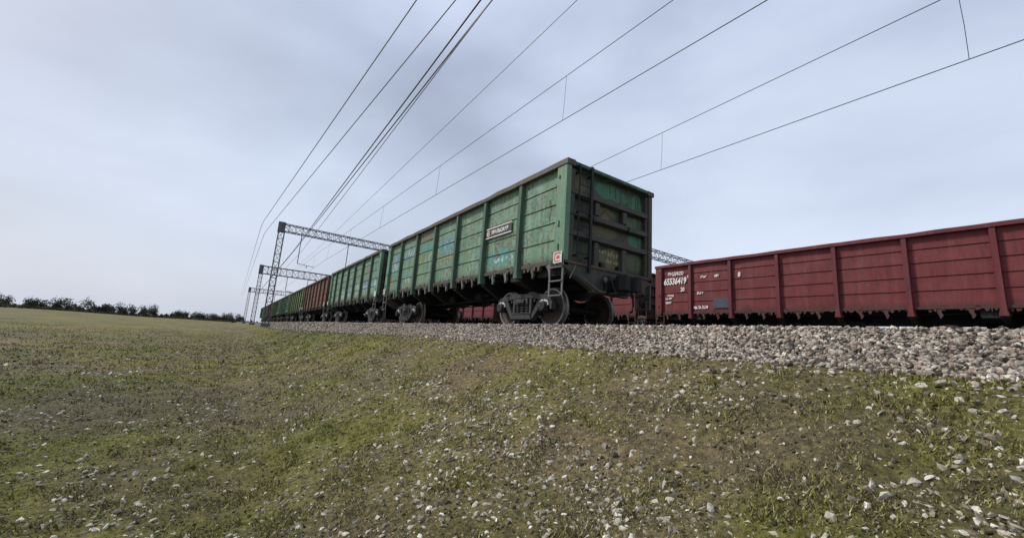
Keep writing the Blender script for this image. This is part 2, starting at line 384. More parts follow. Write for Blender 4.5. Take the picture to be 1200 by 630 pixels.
# ------------------------------------------------------------------ rails of the three nearest tracks
TRACKS = (1.535, 6.75, 12.87)
for ti, yc in enumerate(TRACKS):
    for sgn in (-1, 1):
        y = yc+sgn*.795
        prof = [(-.075, -.18), (.075, -.18), (.075, -.165), (.012, -.14), (.012, -.045), (.036, -.035), (.036, -.002), (-.036, -.002), (-.036, -.035), (-.012, -.045), (-.012, -.14), (-.075, -.165)]
        o = MB().prism([(y+a, b) for a, b in prof], 'x', -420, 60).build('rail', M['railhead'])
        tag(o, '%s steel rail of %s' % ('nearer' if sgn < 0 else 'farther', ('the track carrying the green wagons', 'the empty middle track', 'the track carrying the red wagons')[ti]), 'rail', 'rails of the yard tracks')

# ------------------------------------------------------------------ gondola wagon
HL, WY, ZT, ZB = 6.365, 1.535, 3.77, 1.16
BAY = 2*HL/7
SH = 1.41           # y of the side sheet
SEAMS = [1.93, 2.36, 2.80, 3.23]
def side_sheet(sy, fine):
    xs = np.linspace(-HL+.3, HL-.3, 400 if fine else 43)
    zs = list(np.linspace(1.45, ZT-.1, 64 if fine else 12)); gro = {}
    for s in SEAMS:
        zs = [z for z in zs if abs(z-s) > .022]
        for dz, dy in ((-.02, 0), (-.012, .03), (.012, .03), (.02, 0)): zs.append(s+dz); gro[round(s+dz, 4)] = dy
    zs = np.array(sorted(zs)); X, Z = np.meshgrid(xs, zs, indexing='ij')
    inb = np.abs(((X+HL) % BAY)/BAY-.5)*2
    dent = .016*(vnoise(X+20, Z*1.3, 1.1, 3)-.5)*2+.012*(1-inb**2)
    Y = sy*(SH+dent-np.array([gro.get(round(z, 4), 0) for z in zs])[None, :])
    v = np.stack([X.ravel(), Y.ravel(), Z.ravel()], 1); n = len(zs)
    i = np.arange(len(xs)-1)[:, None]*n+np.arange(n-1)[None, :]
    f = np.stack([i, i+n, i+n+1, i+1] if sy < 0 else [i+1, i+n+1, i+n, i], -1).reshape(-1, 4)
    # the inside face 5 cm behind
    v2 = v.copy(); v2[:, 1] = sy*(SH-.06); f2 = f[:, ::-1]+len(v)
    return np.concatenate([v, v2]), np.concatenate([f, f2])
def stroke(c, X, Z, pts, wd, rgb, a=1.0):
    pts = np.array(pts)
    for p, q in zip(pts[:-1], pts[1:]):
        d = q-p; t = np.clip(((X-p[0])*d[0]+(Z-p[1])*d[1])/(d@d+1e-9), 0, 1)
        dist = np.hypot(X-p[0]-t*d[0], Z-p[1]-t*d[1])
        k = np.clip((wd-dist)/.02+.5, 0, 1)*a
        c[:, :3] = np.where((k > .3)[:, None], rgb, c[:, :3]); c[:, 3] = np.maximum(c[:, 3], k)
def blob(c, X, Z, x, z, rx, rz, rgb, a, seed=0):
    d = np.hypot((X-x)/rx, (Z-z)/rz)+.6*(vnoise(X*1.0+seed, Z, 4, 3)-.5)
    k = np.clip((1-d)/.25, 0, 1)*a
    c[:, :3] = np.where((k > .05)[:, None], rgb, c[:, :3]); c[:, 3] = np.maximum(c[:, 3]*(k < .5), k)
TEAL, BLUE, WHT, YEL, ORG = (.07, .36, .33), (.13, .32, .52), (.62, .70, .66), (.60, .48, .12), (.50, .20, .07)
def graffiti_letters(c, X, Z, x0, z0, n, wd, h, rgb, th, rs):
    r_ = random.Random(rs)
    for i in range(n):
        a = x0+i*wd; pts = [(a+r_.uniform(0, .8)*wd, z0+r_.uniform(0, 1)*h) for _ in range(4)]
        stroke(c, X, Z, pts, th, rgb, .9)
def paint_sheet(me, which):
    n = len(me.vertices); co = np.empty(n*3, np.float32); me.vertices.foreach_get('co', co); co = co.reshape(-1, 3); X, Z = co[:, 0].astype(float), co[:, 2].astype(float)
    c = np.zeros((n, 4))
    bx = lambda k: -HL+BAY*k      # left edge of bay k (0 is the far end)
    if which == 1:
        for k, z, rx, rz, rgb, a in ((0, 2.75, .55, .55, BLUE, .6), (0, 2.35, .6, .35, TEAL, .6), (1, 3.0, .8, .28, BLUE, .55), (1, 2.1, .5, .4, TEAL, .35), (2, 3.0, .9, .22, TEAL, .75), (2, 3.35, .7, .2, (.25, .13, .08), .6), (3, 2.75, .75, .36, BLUE, .6), (3, 2.85, .8, .28, TEAL, .55), (5, 1.85, .7, .26, TEAL, .9)):
            blob(c, X, Z, bx(k)+.9, z, rx, rz, np.array(rgb), a, k*7)
        graffiti_letters(c, X, Z, bx(0)+.3, 2.3, 4, .3, .8, WHT, .03, 1)
        graffiti_letters(c, X, Z, bx(1)+.35, 2.85, 4, .3, .35, WHT, .03, 2)
        graffiti_letters(c, X, Z, bx(1)+.6, 1.75, 2, .3, .25, WHT, .04, 9)
        graffiti_letters(c, X, Z, bx(2)+.3, 2.3, 3, .22, .35, YEL, .03, 3)
        graffiti_letters(c, X, Z, bx(2)+1.2, 2.35, 2, .25, .4, WHT, .03, 4)
        graffiti_letters(c, X, Z, bx(3)+.35, 2.6, 4, .3, .5, (.16, .42, .55), .035, 5)
        graffiti_letters(c, X, Z, bx(3)+.25, 2.25, 8, .17, .13, YEL, .018, 6)
        graffiti_letters(c, X, Z, bx(0)+.2, 1.6, 3, .2, .6, ORG, .04, 7)
        graffiti_letters(c, X, Z, bx(5)+.55, 1.72, 5, .2, .14, WHT, .02, 8)
        # bare rusty scrapes on the last two bays
        stroke(c, X, Z, [(bx(6)+1.12, 2.95), (bx(6)+1.17, 2.75), (bx(6)+1.13, 2.45)], .03, np.array((.05, .03, .02)), .9)
        stroke(c, X, Z, [(bx(6)+1.1, 2.1), (bx(6)+1.13, 1.75)], .015, np.array((.2, .08, .04)), .7)
        stroke(c, X, Z, [(bx(5)+1.62, 1.6), (bx(5)+1.62, 3.4)], .035, np.array((.20, .14, .10)), .6)
        stroke(c, X, Z, [(bx(5)+.8, 3.4), (bx(5)+.78, 1.9)], .03, np.array((.19, .17, .10)), .5)
        stroke(c, X, Z, [(bx(6)+1.45, 1.6), (bx(6)+1.46, 3.6)], .02, np.array((.25, .12, .07)), .6)
    elif which == 2:
        for k, z, rx, rz, rgb, a in ((3, 2.05, .6, .4, BLUE, .6), (4, 2.05, .6, .4, WHT, .35), (5, 2.05, .7, .45, (.10, .2, .5), .75), (6, 2.1, .6, .45, BLUE, .75), (5, 2.95, .6, .25, (.30, .16, .10), .5), (2, 1.8, .6, .3, WHT, .3)):
            blob(c, X, Z, bx(k)+.9, z, rx, rz, np.array(rgb), a, k*5)
        for k in range(2, 7): graffiti_letters(c, X, Z, bx(k)+.25, 1.65, 4, .32, .7, WHT, .04, 20+k)
        for k in range(4, 7): graffiti_letters(c, X, Z, bx(k)+.3, 1.6, 3, .35, .2, YEL, .035, 30+k)
        graffiti_letters(c, X, Z, bx(6)+.9, 1.6, 2, .3, 1.1, WHT, .04, 44)
    for a in [me.color_attributes.get('Graffiti')]:
        if a: me.color_attributes.remove(a)
    vcol(me, 'Graffiti', c)

def paint_end(me):
    n = len(me.vertices); co = np.empty(n*3, np.float32); me.vertices.foreach_get('co', co); co = co.reshape(-1, 3); Y, Z = co[:, 1].astype(float), co[:, 2].astype(float)
    c = np.zeros((n, 4)); KH, GR, DK, BR, CR = (.19, .18, .07), (.07, .27, .15), (.025, .025, .022), (.11, .075, .04), (.50, .46, .24)
    for y, z, ry, rz, rgb, a in ((-.98, 3.35, .25, .28, KH, .8), (.1, 3.42, .75, .22, GR, .85), (1.1, 3.3, .4, .3, GR, .85), (-.15, 2.8, .45, .2, KH, .8), (.95, 2.8, .4, .2, (.10, .2, .09), .8),
                             (-.1, 2.33, .5, .2, KH, .6), (1.05, 2.3, .42, .22, GR, .9), (.1, 1.72, .45, .28, KH, .85), (1.0, 1.70, .22, .2, (.08, .38, .26), .85), (1.0, 1.75, .4, .28, (.14, .2, .08), .6), (-1.0, 2.3, .3, .3, DK, .5), (-1.0, 2.8, .4, .25, DK, .6)):
        blob(c, Y, Z, y, z, ry, rz, np.array(rgb), a, y*9)
    stroke(c, Y, Z, [(-.35, 2.68), (-.1, 2.9), (.25, 2.66)], .04, np.array(BR), .8)
    stroke(c, Y, Z, [(.35, 2.18), (.6, 2.42), (.75, 2.2)], .06, np.array(BR), .8)
    for k in range(7): stroke(c, Y, Z, [(.05+k*.2, 3.6), (.06+k*.2, 3.6-.2-.1*(k % 3))], .014, np.array(DK), .8)
    graffiti_letters(c, Y, Z, -.3, 1.78, 7, .1, .13, CR, .016, 61); graffiti_letters(c, Y, Z, -.1, 1.6, 6, .1, .1, CR, .014, 62)
    vcol(me, 'Graffiti', c)
def text_mesh(name, body, size, m, parent, x, y, z, shear=0, sx=1, facing='-y', extr=.002, bold=0):
    cu = bpy.data.curves.new(name, 'FONT'); cu.body = body; cu.size = size; cu.extrude = extr; cu.shear = shear; cu.offset = bold
    to = bpy.data.objects.new(name, cu); col.objects.link(to)
    me = bpy.data.meshes.new_from_object(to.evaluated_get(bpy.context.evaluated_depsgraph_get()))
    bpy.data.objects.remove(to); bpy.data.curves.remove(cu)
    me.materials.clear(); me.materials.append(m)
    o = bpy.data.objects.new(name, me); col.objects.link(o); o.parent = parent
    o.location = (x, y, z); o.scale = (sx, 1, 1)
    o.rotation_euler = (R(90), 0, 0) if facing == '-y' else (R(90), 0, R(90))
    return o

def make_bogie(root, bx_):
    b = empty('bogie', (bx_, 0, 0), parent=root)
    for ax in (-.925, .925):
        for s in (-1, 1):
            # offset along y: outer face at .86, flange inside
            yo = [(.865, .17), (.872, .20), (.845, .30), (.83, .40), (.865, .415), (.865, .468)]
            disc = [(.865, .001), (.865, .17), (.85, .20), (.82, .30), (.835, .39), (.862, .405), (.865, .44)]
            back = [(.735, .44), (.735, .405), (.765, .39), (.79, .3), (.78, .2), (.76, .17), (.735, .001)]
            MB().lathe([(s*a, r) for a, r in disc[::1]]+[(s*a, r) for a, r in back], (ax, 0, .475), 'y', 40).build('wheel', M['wheel'], b)
            tr = [(.866, .425), (.868, .47), (.775, .478), (.762, .505), (.738, .505), (.732, .425), (.866, .425)]
            o = MB().lathe([(s*a, r) for a, r in tr], (ax, 0, .475), 'y', 48, False).build('wheel_rim', M['tread'], b)
        MB().lathe([(-1.06, .075), (-.9, .075), (-.75, .09), (0, .08), (.75, .09), (.9, .075), (1.06, .075)], (ax, 0, .475), 'y', 16).build('axle', M['iron'], b)
    for s in (-1, 1):
        y0, y1 = s*.95, s*1.10
        a, c = min(y0, y1), max(y0, y1)
        f = MB()
        f.prism([(-1.17, .60), (-1.15, .69), (-1.0, .755), (-.62, .80), (-.5, .86), (-.3, .86), (-.2, .82), (.2, .82), (.3, .86), (.5, .86), (.62, .80), (1.0, .755), (1.15, .69), (1.17, .60), (.70, .645), (.42, .70), (-.42, .70), (-.70, .645)], 'y', a, c)
        for q in (-1, 1):
            f.prism([(q*1.17, .61), (q*1.21, .58), (q*1.20, .40), (q*1.12, .40), (q*1.08, .62)], 'y', a+.002, c-.002)
            f.prism([(q*.78, .64), (q*.66, .645), (q*.34, .17), (q*.44, .14), (q*.70, .42)], 'y', a+.004, c-.004)
            f.box(q*.36-.05, q*.36+.05, a+.006, c-.006, .27, .72)
            # shoe guides
            f.box(q*.5-.04, q*.5+.04, a+.02, c-.02, .60, .68)
        f.prism([(-.46, .16), (.46, .16), (.40, .30), (-.40, .30)], 'y', a-.03*(s < 0), c+.03*(s > 0))
        f.box(-.40, .40, a-.05*(s < 0), c+.05*(s > 0), .29, .315)
        f.build('side_frame', M['frame'], b, bevel=.012)
        bo = MB().box(-.28, .28, a-.02, c+.02, .545, .69).box(-.17, .17, a-.07*(s < 0), c+.07*(s > 0), .575, .665)
        bo.build('bolster_end', M['frame'], b, bevel=.01)
        for sx_ in (-.2, 0, .2):
            pr = []
            for k in range(16): pr.append((.318+k*.0148, .088 if k % 4 in (1, 2) else .062))
            MB().lathe(pr, (sx_, s*1.03, 0), 'z', 14).build('spring', M['frame'], b)
        for q in (-1, 1):
            x = q*.925
            MB().prism([(x-.14, .36), (x+.14, .36), (x+.165, .5), (x+.14, .585), (x-.14, .585), (x-.165, .5)], 'y', a-.045*(s < 0), c+.045*(s > 0)).lathe([(s*1.12, .125), (s*1.175, .12), (s*1.19, .10), (s*1.19, .001)], (x, 0, .475), 'y', 16).build('axle_box', M['iron'], b, bevel=.008)
            pts = [(x-.17, s*1.112, .50), (x-.14, s*1.112, .575), (x-.07, s*1.112, .612), (x-.02, s*1.112, .615)]
            wm = MB().tube(pts, .027, 5).tube([(2*x-p[0], p[1], p[2]) for p in pts], .027, 5)
            wm.build('painted_mark', M['white_dirty'], b)
    MB().prism([(-1.1, .55), (1.1, .55), (1.1, .68), (.5, .84), (-.5, .84), (-1.1, .68)], 'x', -.2, .2).build('bolster', M['iron'], b)
    for q in (-1, 1):   # brake beams and shoes
        m = MB().tube([(q*.38, -.85, .38), (q*.32, 0, .36), (q*.38, .85, .38)], .035, 6).tube([(q*.38, -.85, .38), (q*.12, 0, .42), (q*.38, .85, .38)], .03, 6)
        for s in (-1, 1): m.prism([(q*.42, .28), (q*.36, .28), (q*.36, .55), (q*.45, .55)], 'y', s*.8-.04, s*.8+.04).tube([(q*.4, s*.8, .5), (q*.36, s*.85, .74)], .015, 5)
        m.build('brake_beam', M['iron'], b)
    return b

def make_wagon():
    root = empty('gondola_wagon', (0, 0, 0))
    v, f = side_sheet(-1, True); o = link_mesh('side_wall', v, f, M['green']); o.parent = root; paint_sheet(o.data, 0)
    v, f = side_sheet(1, False); o = link_mesh('side_wall', v, f, M['green']); o.parent = root; paint_sheet(o.data, 0)
    # posts: hat profile, flanges, longer than the sheet
    for s in (-1, 1):
        for k in range(1, 7):
            x = -HL+BAY*k; m = MB()
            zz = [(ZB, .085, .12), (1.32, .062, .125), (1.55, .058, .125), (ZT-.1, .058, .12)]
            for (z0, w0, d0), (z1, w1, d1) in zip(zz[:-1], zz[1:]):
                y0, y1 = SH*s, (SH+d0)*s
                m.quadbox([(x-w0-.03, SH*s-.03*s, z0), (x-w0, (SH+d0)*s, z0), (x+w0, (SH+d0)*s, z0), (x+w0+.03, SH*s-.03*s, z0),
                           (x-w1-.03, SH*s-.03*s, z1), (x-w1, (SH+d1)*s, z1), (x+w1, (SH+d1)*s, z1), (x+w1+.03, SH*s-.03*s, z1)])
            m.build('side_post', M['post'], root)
        for e in (-1, 1):   # corner posts
            x0, x1 = sorted((e*(HL-.34), e*HL)); y0, y1 = sorted((s*(SH-.02), s*WY))
            pl = [(x0, 1.42), (x0+.03*(e > 0), 1.32), (x1-.03*(e < 0), 1.30), (x1, 1.42), (x1, ZT-.08), (x0, ZT-.08)]
            m = MB().prism(pl, 'y', y0, y1)
            xi = e*(HL-.36); m.box(min(xi, xi+e*.015)-.012, max(xi, xi+e*.015)+.012, min(s*SH, s*(SH+.05)), max(s*SH, s*(SH+.05)), 1.47, ZT-.12)
            # gusset and the little tie ring
            m.box(e*(HL-.25)-.02, e*(HL-.25)+.02, s*WY-.03, s*WY+.03, ZT-.42, ZT-.34).box(e*(HL-.22)-.025, e*(HL-.22)+.025, s*WY-.03, s*WY+.025, 2.2, 2.34).box(e*(HL-.2)-.015, e*(HL-.2)+.015, s*WY-.03, s*WY+.02, 1.66, 1.8)
            m.build('corner_post', M['corner'] if s < 0 else M['beam'], root, bevel=.01)  # far-side posts take the darker beam paint, shade put into the colour
        # lower sill with caked dirt
        y0, y1 = sorted((s*(SH-.06), s*(SH+.04)))
        m = MB().box(-HL+.34, HL-.34, y0, y1, 1.38, 1.47)
        r_ = random.Random(3 if s < 0 else 4); x = -HL+.4
        while x < HL-.4:
            wd = r_.uniform(.03, .16); hh = r_.uniform(.02, .10); yy = s*(SH+.01+r_.uniform(0, .05)); ya, yb = sorted((s*(SH-.05), yy))
            if r_.random() < .75: m.prism([(x, 1.39), (x+wd, 1.385), (x+wd*.8, 1.38-hh), (x+wd*.3, 1.375-hh*1.2)], 'y', ya, yb)
            if r_.random() < .5: m.prism([(x, 1.465), (x+wd, 1.465), (x+wd*.7, 1.48+hh*.35), (x+wd*.2, 1.48+hh*.4)], 'y', ya, yb)
            x += wd+r_.uniform(0, .07)
        m.build('side_sill', M['sill'], root)
        for k in range(7):
            for q in (.33, .68):
                x = -HL+BAY*(k+q); y = s*(SH-.02)
                m = MB().prism([(x-.05, 1.40), (x+.05, 1.40), (x+.045, 1.27), (x+.075, 1.20), (x+.04, 1.12), (x+.0, 1.10), (x-.015, 1.2), (x-.06, 1.30)], 'y', min(y, y+s*.06), max(y, y+s*.06))
                m.tube([(x-.12, y+s*.03, 1.345), (x+.12, y+s*.03, 1.345)], .022, 6)
                m.build('hatch_latch', M['galv'] if (k+int(q*3)) % 3 else M['sill'], root)
    # top rail, dented a little
    segs = 56
    for s in (-1, 1):
        m = MB()
        for i in range(segs):
            xa = -HL-.03+(2*HL+.06)*i/segs; xb = -HL-.03+(2*HL+.06)*(i+1)/segs
            def pr(x):
                dz = .026*(noise.noise(Vector((x*.9, s*3, 0)))); dy = .02*noise.noise(Vector((x*1.3, s*5, 2)))
                return [(s*(SH-.10)+dy, ZT-.13+dz*.3), (s*(WY+.022)+dy, ZT-.125+dz*.3), (s*(WY+.022)+dy, ZT-.005+dz), (s*(SH-.10)+dy, ZT+dz)]
            A = [(xa, y, z) for y, z in pr(xa)]; B = [(xb, y, z) for y, z in pr(xb)]
            m.quadbox(A+B)
        m.build('top_rail', M['rail_top'], root)
    for e in (-1, 1):
        ew = empty('end_assembly', (0, 0, 0), parent=root) if False else None
        xs_ = e*(HL-.15)
        # end wall sheet, dented
        ys = np.linspace(-SH+.02, SH-.02, 170); zs = np.linspace(1.36, ZT-.06, 150)
        Y, Z = np.meshgrid(ys, zs, indexing='ij'); X = xs_+e*.03*(vnoise(Y+7*e, Z+30, 1.6, 3)-.5)*2
        vv = np.stack([X.ravel(), Y.ravel(), Z.ravel()], 1); n = len(zs); i = np.arange(len(ys)-1)[:, None]*n+np.arange(n-1)[None]
        ff = np.stack([i, i+n, i+n+1, i+1], -1).reshape(-1, 4)
        v2 = vv.copy(); v2[:, 0] = xs_-e*.05
        wl = link_mesh('end_wall', np.concatenate([vv, v2]), np.concatenate([ff, ff[:, ::-1]+len(vv)]) if e > 0 else np.concatenate([ff[:, ::-1], ff+len(vv)]), M['end']); wl.parent = root; paint_end(wl.data)
        def eb(x0, x1): return tuple(sorted((e*(HL-x0), e*(HL-x1))))
        a, b_ = eb(-.03, .14); MB().box(a, b_, -SH+.1, SH-.1, ZT-.10, ZT-.012).build('end_top_rail', M['post'], root, bevel=.01)
        for z0, z1 in ((3.00, 3.13), (2.50, 2.63), (2.02, 2.15)):
            a, b_ = eb(.03, .14)
            x_in, x_out = xs_, e*(HL-.02)
            MB().prism([(x_in, z0-.03), (x_out, z0+.005), (x_out, z1-.005), (x_in, z1+.03)], 'y', -SH+.03, SH-.03).build('end_beam', M['beam'], wl, bevel=.008)
        a, b_ = eb(.04, .15)
        for yy in (-.48, .50):
            for z0, z1 in ((2.66, 2.97), (1.34, 1.99)):
                MB().box(a, b_, yy-.075, yy+.075, z0, z1).build('end_stiffener', M['beam'], wl, bevel=.008)
        for yy, z0, z1 in ((-1.30, 1.4, 3.6), (1.36, 1.4, 3.6)):
            MB().box(a, b_, yy-.06, yy+.06, z0, z1).build('end_post', M['beam'], wl)
        # door hinges / clasps
        for yy in (-.25, .35): MB().box(*eb(.06, .15), yy-.05, yy+.05, 1.42, 1.56).build('clasp', M['iron'], wl)
        for yy in (-.62, .62): MB().box(*eb(.0, .1), yy-.035, yy+.035, 2.48, 2.60).build('clasp', M['iron'], wl)
        
        # buffer beam: deep in the middle
        a, b_ = eb(-.0, .14)
        MB().prism([(-WY+.01, 1.43), (-WY+.01, 1.27), (-.62, .84), (-.62, .80), (.62, .80), (.62, .84), (WY-.01, 1.27), (WY-.01, 1.43)], 'x', a, b_).build('buffer_beam', M['beam'], root, bevel=.01)
        m = MB(); a, b_ = eb(-.03, .0)
        m.box(a, b_, -1.5, 1.5, 1.36, 1.40)
        m.box(*eb(-.05, 0), .70, .80, .82, 1.36).box(*eb(-.06, .0), .92, 1.2, .95, 1.3)
        m.build('rusty_bracket', M['rust'], root)
        # uncoupling lever along the slanted edge
        x = e*(HL+.06)
        MB().tube([(x, -1.38*1, 1.02), (x, -1.22, 1.32), (x, -1.1, 1.12), (x, -.45, .84), (x+e*.05, -.3, .84)], .016, 6).build('uncoupling_lever', M['galv'], root)
        # coupler
        m = MB(); x = e*HL
        m.box(min(x, x+e*.1), max(x, x+e*.1), -.28, .28, .86, 1.24)
        m.box(min(x, x+e*.42), max(x, x+e*.42), -.11, .11, .92, 1.16)
        hd = [(x+e*.3, -.20), (x+e*.46, -.27), (x+e*.66, -.25), (x+e*.64, -.10), (x+e*.50, -.02), (x+e*.52, .06), (x+e*.66, .12), (x+e*.70, .22), (x+e*.56, .26), (x+e*.3, .18)]
        m.prism(hd, 'z', .86, 1.22)
        cp = m.build('coupler', M['iron'], root, bevel=.015)
        MB().box(min(x+e*.1, x+e*.36), max(x+e*.1, x+e*.36), -.2, .2, .8, .84).tube([(x+e*.3, -.18, .82), (x+e*.12, -.18, 1.25)], .015, 6).tube([(x+e*.3, .18, .82), (x+e*.12, .18, 1.25)], .015, 6).build('hanger', M['frame'], cp)
        MB().lathe([(x+e*.1, .03), (x+e*.13, .07), (x+e*.15, .03)], (0, -.34, 1.12), 'x', 10).build('valve', M['galv'], root)
        MB().tube([(x+e*.1, .36, 1.02), (x+e*.24, .37, .98), (x+e*.33, .38, .82), (x+e*.34, .39, .6), (x+e*.30, .40, .46), (x+e*.22, .42, .44)], .026, 8).build('brake_hose', M['iron'], root)
        MB().tube([(x+e*.06, .9, 1.15), (x+e*.12, 1.0, .95), (x+e*.10, 1.1, .9), (x+e*.1, 1.2, 1.0), (x+e*.06, 1.3, 1.2)], .014, 6).build('chain', M['iron'], root)
        # end ladder
        m = MB(); xl = e*(HL+.055); ya, yb = -1.19, -.80
        m.tube([(xl, ya, 1.50), (xl, ya, ZT-.06), (xl-e*.10, ya, ZT-.03)], .016, 6)
        m.box(min(xl-e*.02, xl+e*.02), max(xl-e*.02, xl+e*.02), yb-.035, yb+.035, 1.22, ZT-.02)
        z = 1.62
        while z < ZT-.15: m.tube([(xl, ya, z), (xl, yb, z)], .012, 6); z += .32
        for z in (1.55, 2.55, 3.5): m.box(min(xl, e*(HL-.1)), max(xl, e*(HL-.1)), ya-.02, ya+.02, z, z+.04).box(min(xl, e*(HL-.1)), max(xl, e*(HL-.1)), yb-.02, yb+.02, z, z+.04)
        m.build('end_ladder', M['iron'], root)
        # stepladder under the corner on the near and the far side
        for s in (-1, 1):
            m = MB(); y = s*(WY-.03); xa, xb = e*(HL-.47), e*(HL-.04)
            for xx in (xa, xb): m.box(xx-.022, xx+.022, y-.012, y+.012, .62, 1.42)
            for z in (.64, .96, 1.27): m.box(min(xa, xb), max(xa, xb), y-.035, y+.020, z-.014, z+.014)
            m.build('stepladder', M['galv'], root)
        MB().box(min(e*(HL-.30), e*(HL-.02)), max(e*(HL-.30), e*(HL-.02)), -WY-.035, -WY-.028, 1.35, 1.60).build('placard', M['white_dirty'], root)
    # floor and frame
    MB().box(-HL+.16, HL-.16, -SH+.07, SH-.07, 1.36, 1.40).build('floor', M['iron'], root)
    MB().box(-HL+.15, HL-.15, -.22, .22, .98, 1.355).build('centre_sill', M['iron'], root)
    for k in range(1, 7):
        x = -HL+BAY*k
        MB().prism([(-SH+.03, 1.10), (-.9, .84), (.9, .84), (SH-.03, 1.10), (SH-.03, 1.355), (-SH+.03, 1.355)], 'x', x-.08, x+.08).build('cross_beam', M['iron'], root)
    for q in (-1, 1):
        MB().prism([(-1.35, 1.12), (-.4, .87), (.4, .87), (1.35, 1.12), (1.35, 1.35), (-1.35, 1.35)], 'x', q*4.325-.22, q*4.325+.22).build('body_bolster', M['iron'], root)
        MB().box(min(q*5.2, q*6.2), max(q*5.2, q*6.2), -1.3, 1.3, 1.14, 1.35).build('end_platform', M['iron'], root)
        # hatch crank shafts
        MB().tube([(-HL+.4, q*1.05, 1.28), (HL-.4, q*1.05, 1.28)], .03, 6).build('torsion_shaft', M['iron'], root)
    MB().lathe([(-.45, .01), (-.43, .12), (-.38, .15), (.38, .15), (.43, .12), (.45, .01)], (-.9, -.62, .98), 'x', 16).build('air_tank', M['iron'], root)
    MB().lathe([(-.3, .01), (-.3, .16), (.12, .16), (.16, .05), (.5, .03)], (1.3, -.55, 1.0), 'x', 16).build('brake_cylinder', M['iron'], root)
    MB().tube([(-4.2, -.35, .86), (-1.5, -.45, .84), (1.2, -.45, .86), (4.2, -.35, .86)], .018, 5).tube([(-4, .35, .8), (4, .35, .8)], .016, 5).build('brake_rod', M['frame'], root)
    for q in (-1, 1): make_bogie(root, q*4.325)
    return root

CX = [-HL-13.92*k for k in range(9)]
YC = TRACKS[0]
wagon = make_wagon()
trains = [wagon]
W_SKIP = ('text', 'valve', 'chain', 'rusty_bracket', 'brake_rod', 'hanger', 'clasp')
def recolour(root, body, post, corner, sill=None, toprail=None, end=None):
    tbl = {'side_wall': body, 'side_post': post, 'corner_post': corner, 'side_sill': sill, 'top_rail': toprail, 'end_wall': end, 'end_top_rail': post}
    for ch in root.children:
        m = tbl.get(ch.name.split('.')[0])
        if m:
            ch.material_slots[0].link = 'OBJECT'; ch.material_slots[0].material = m
for k in range(1, 9):
    c_ = copy_tree(wagon, None, () if k < 2 else (W_SKIP if k < 4 else W_SKIP+('hatch_latch', 'spring', 'axle', 'brake_beam', 'torsion_shaft', 'air_tank', 'brake_cylinder', 'cross_beam', 'painted_mark')))
    trains.append(c_)
near_red = [copy_tree(wagon, None, ('placard',)) for _ in range(5)]
for k, t_ in enumerate(trains): t_.location = (CX[k], YC, 0)
XR = [-5.86+HL+13.92*k for k in (0, 1, -1, -2, -3)]
for k, t_ in enumerate(near_red):
    t_.location = (XR[k], TRACKS[2], 0)
    recolour(t_, M['red'], M['red_post'], M['red'], M['red_dark'], M['red_post'], M['red_dark'])
    for ch in t_.children:
        if ch.name.split('.')[0] in ('hatch_latch', 'buffer_beam', 'stepladder', 'end_ladder'):
            ch.material_slots[0].link = 'OBJECT'; ch.material_slots[0].material = M['red_dark']
    for ch in t_.children:
        if ch.name.startswith('end_wall'):
            for g_ in ch.children: g_.material_slots[0].link = 'OBJECT'; g_.material_slots[0].material = M['red_dark']
recolour(trains[2], M['brown'], M['brown_post'], M['brown'], end=M['brown_post'])
recolour(trains[3], M['green_b'], M['green_b_post'], M['green_b'])
recolour(trains[5], M['green_b'], M['green_b_post'], M['green_b'])
recolour(trains[6], M['brown'], M['brown_post'], M['brown'], end=M['brown_post'])
for k in (0, 1):
    for ch in trains[k].children:
        if ch.name.split('.')[0] == 'side_wall' and len(ch.data.vertices) > 20000:
            ch.data = ch.data.copy(); paint_sheet(ch.data, k+1)
labs = ['leading green open wagon with bare coupler and tall ribbed side', 'green wagon with blue and white graffiti low on its side, coupled behind the leading wagon',
        'rust brown open wagon between two green wagons', 'yellowish green open wagon just beyond the rust brown wagon', 'small green wagon in the far line, fifth from the open coupler',
        'small yellowish green wagon in the far line, sixth from the open coupler', 'tiny rust brown wagon in the far line, seventh from the open coupler', 'tiny green wagon in the far line, second from its far end', 'tiny green wagon at the very far end of the line']
for t_, l in zip(trains, labs): tag(t_, l, 'railway wagon', 'open wagons of the green train')
rl = ['dark red open wagon with white number 65536419 on its side', 'dark red open wagon at the right edge, beyond the numbered red wagon', 'dark red open wagon seen below the leading green wagon, next to the numbered red one',
      'dark red open wagon glimpsed under the middle of the leading green wagon', 'dark red open wagon glimpsed through the gap behind the leading green wagon']
for t_, l in zip(near_red, rl): tag(t_, l, 'railway wagon', 'dark red wagons on the far track')

# markings of the leading green wagon
g = trains[0]; yb = -SH-.05
b5 = -HL+BAY*5
bn = MB().box(b5+.09, b5+1.42, yb-.006, yb, 2.50, 2.75).build('banner', M['banner'], g)
MB().box(b5+.09, b5+1.42, yb-.010, yb-.0055, 2.75, 2.775).box(b5+.09, b5+1.42, yb-.010, yb-.0055, 2.475, 2.50).build('banner_border', M['white'], bn)
MB().box(b5+.11, b5+.35, yb-.009, yb-.006, 2.515, 2.735).build('emblem_square', M['rust'], bn)
def emblem(parent):
    m = MB(); x0, z0 = b5+.23, 2.625
    for k in range(10):
        a0, a1 = 2*math.pi*k/12+.6, 2*math.pi*(k+1)/12+.6
        m.prism([(x0+.085*math.cos(a0), z0+.085*math.sin(a0)), (x0+.085*math.cos(a1), z0+.085*math.sin(a1)), (x0+.06*math.cos(a1), z0+.06*math.sin(a1)), (x0+.06*math.cos(a0), z0+.06*math.sin(a0))], 'y', yb-.013, yb-.0095)
    m.box(x0-.03, x0+.06, yb-.013, yb-.0095, z0-.015, z0+.015)
    m.build('emblem', M['white'], parent)
emblem(bn)
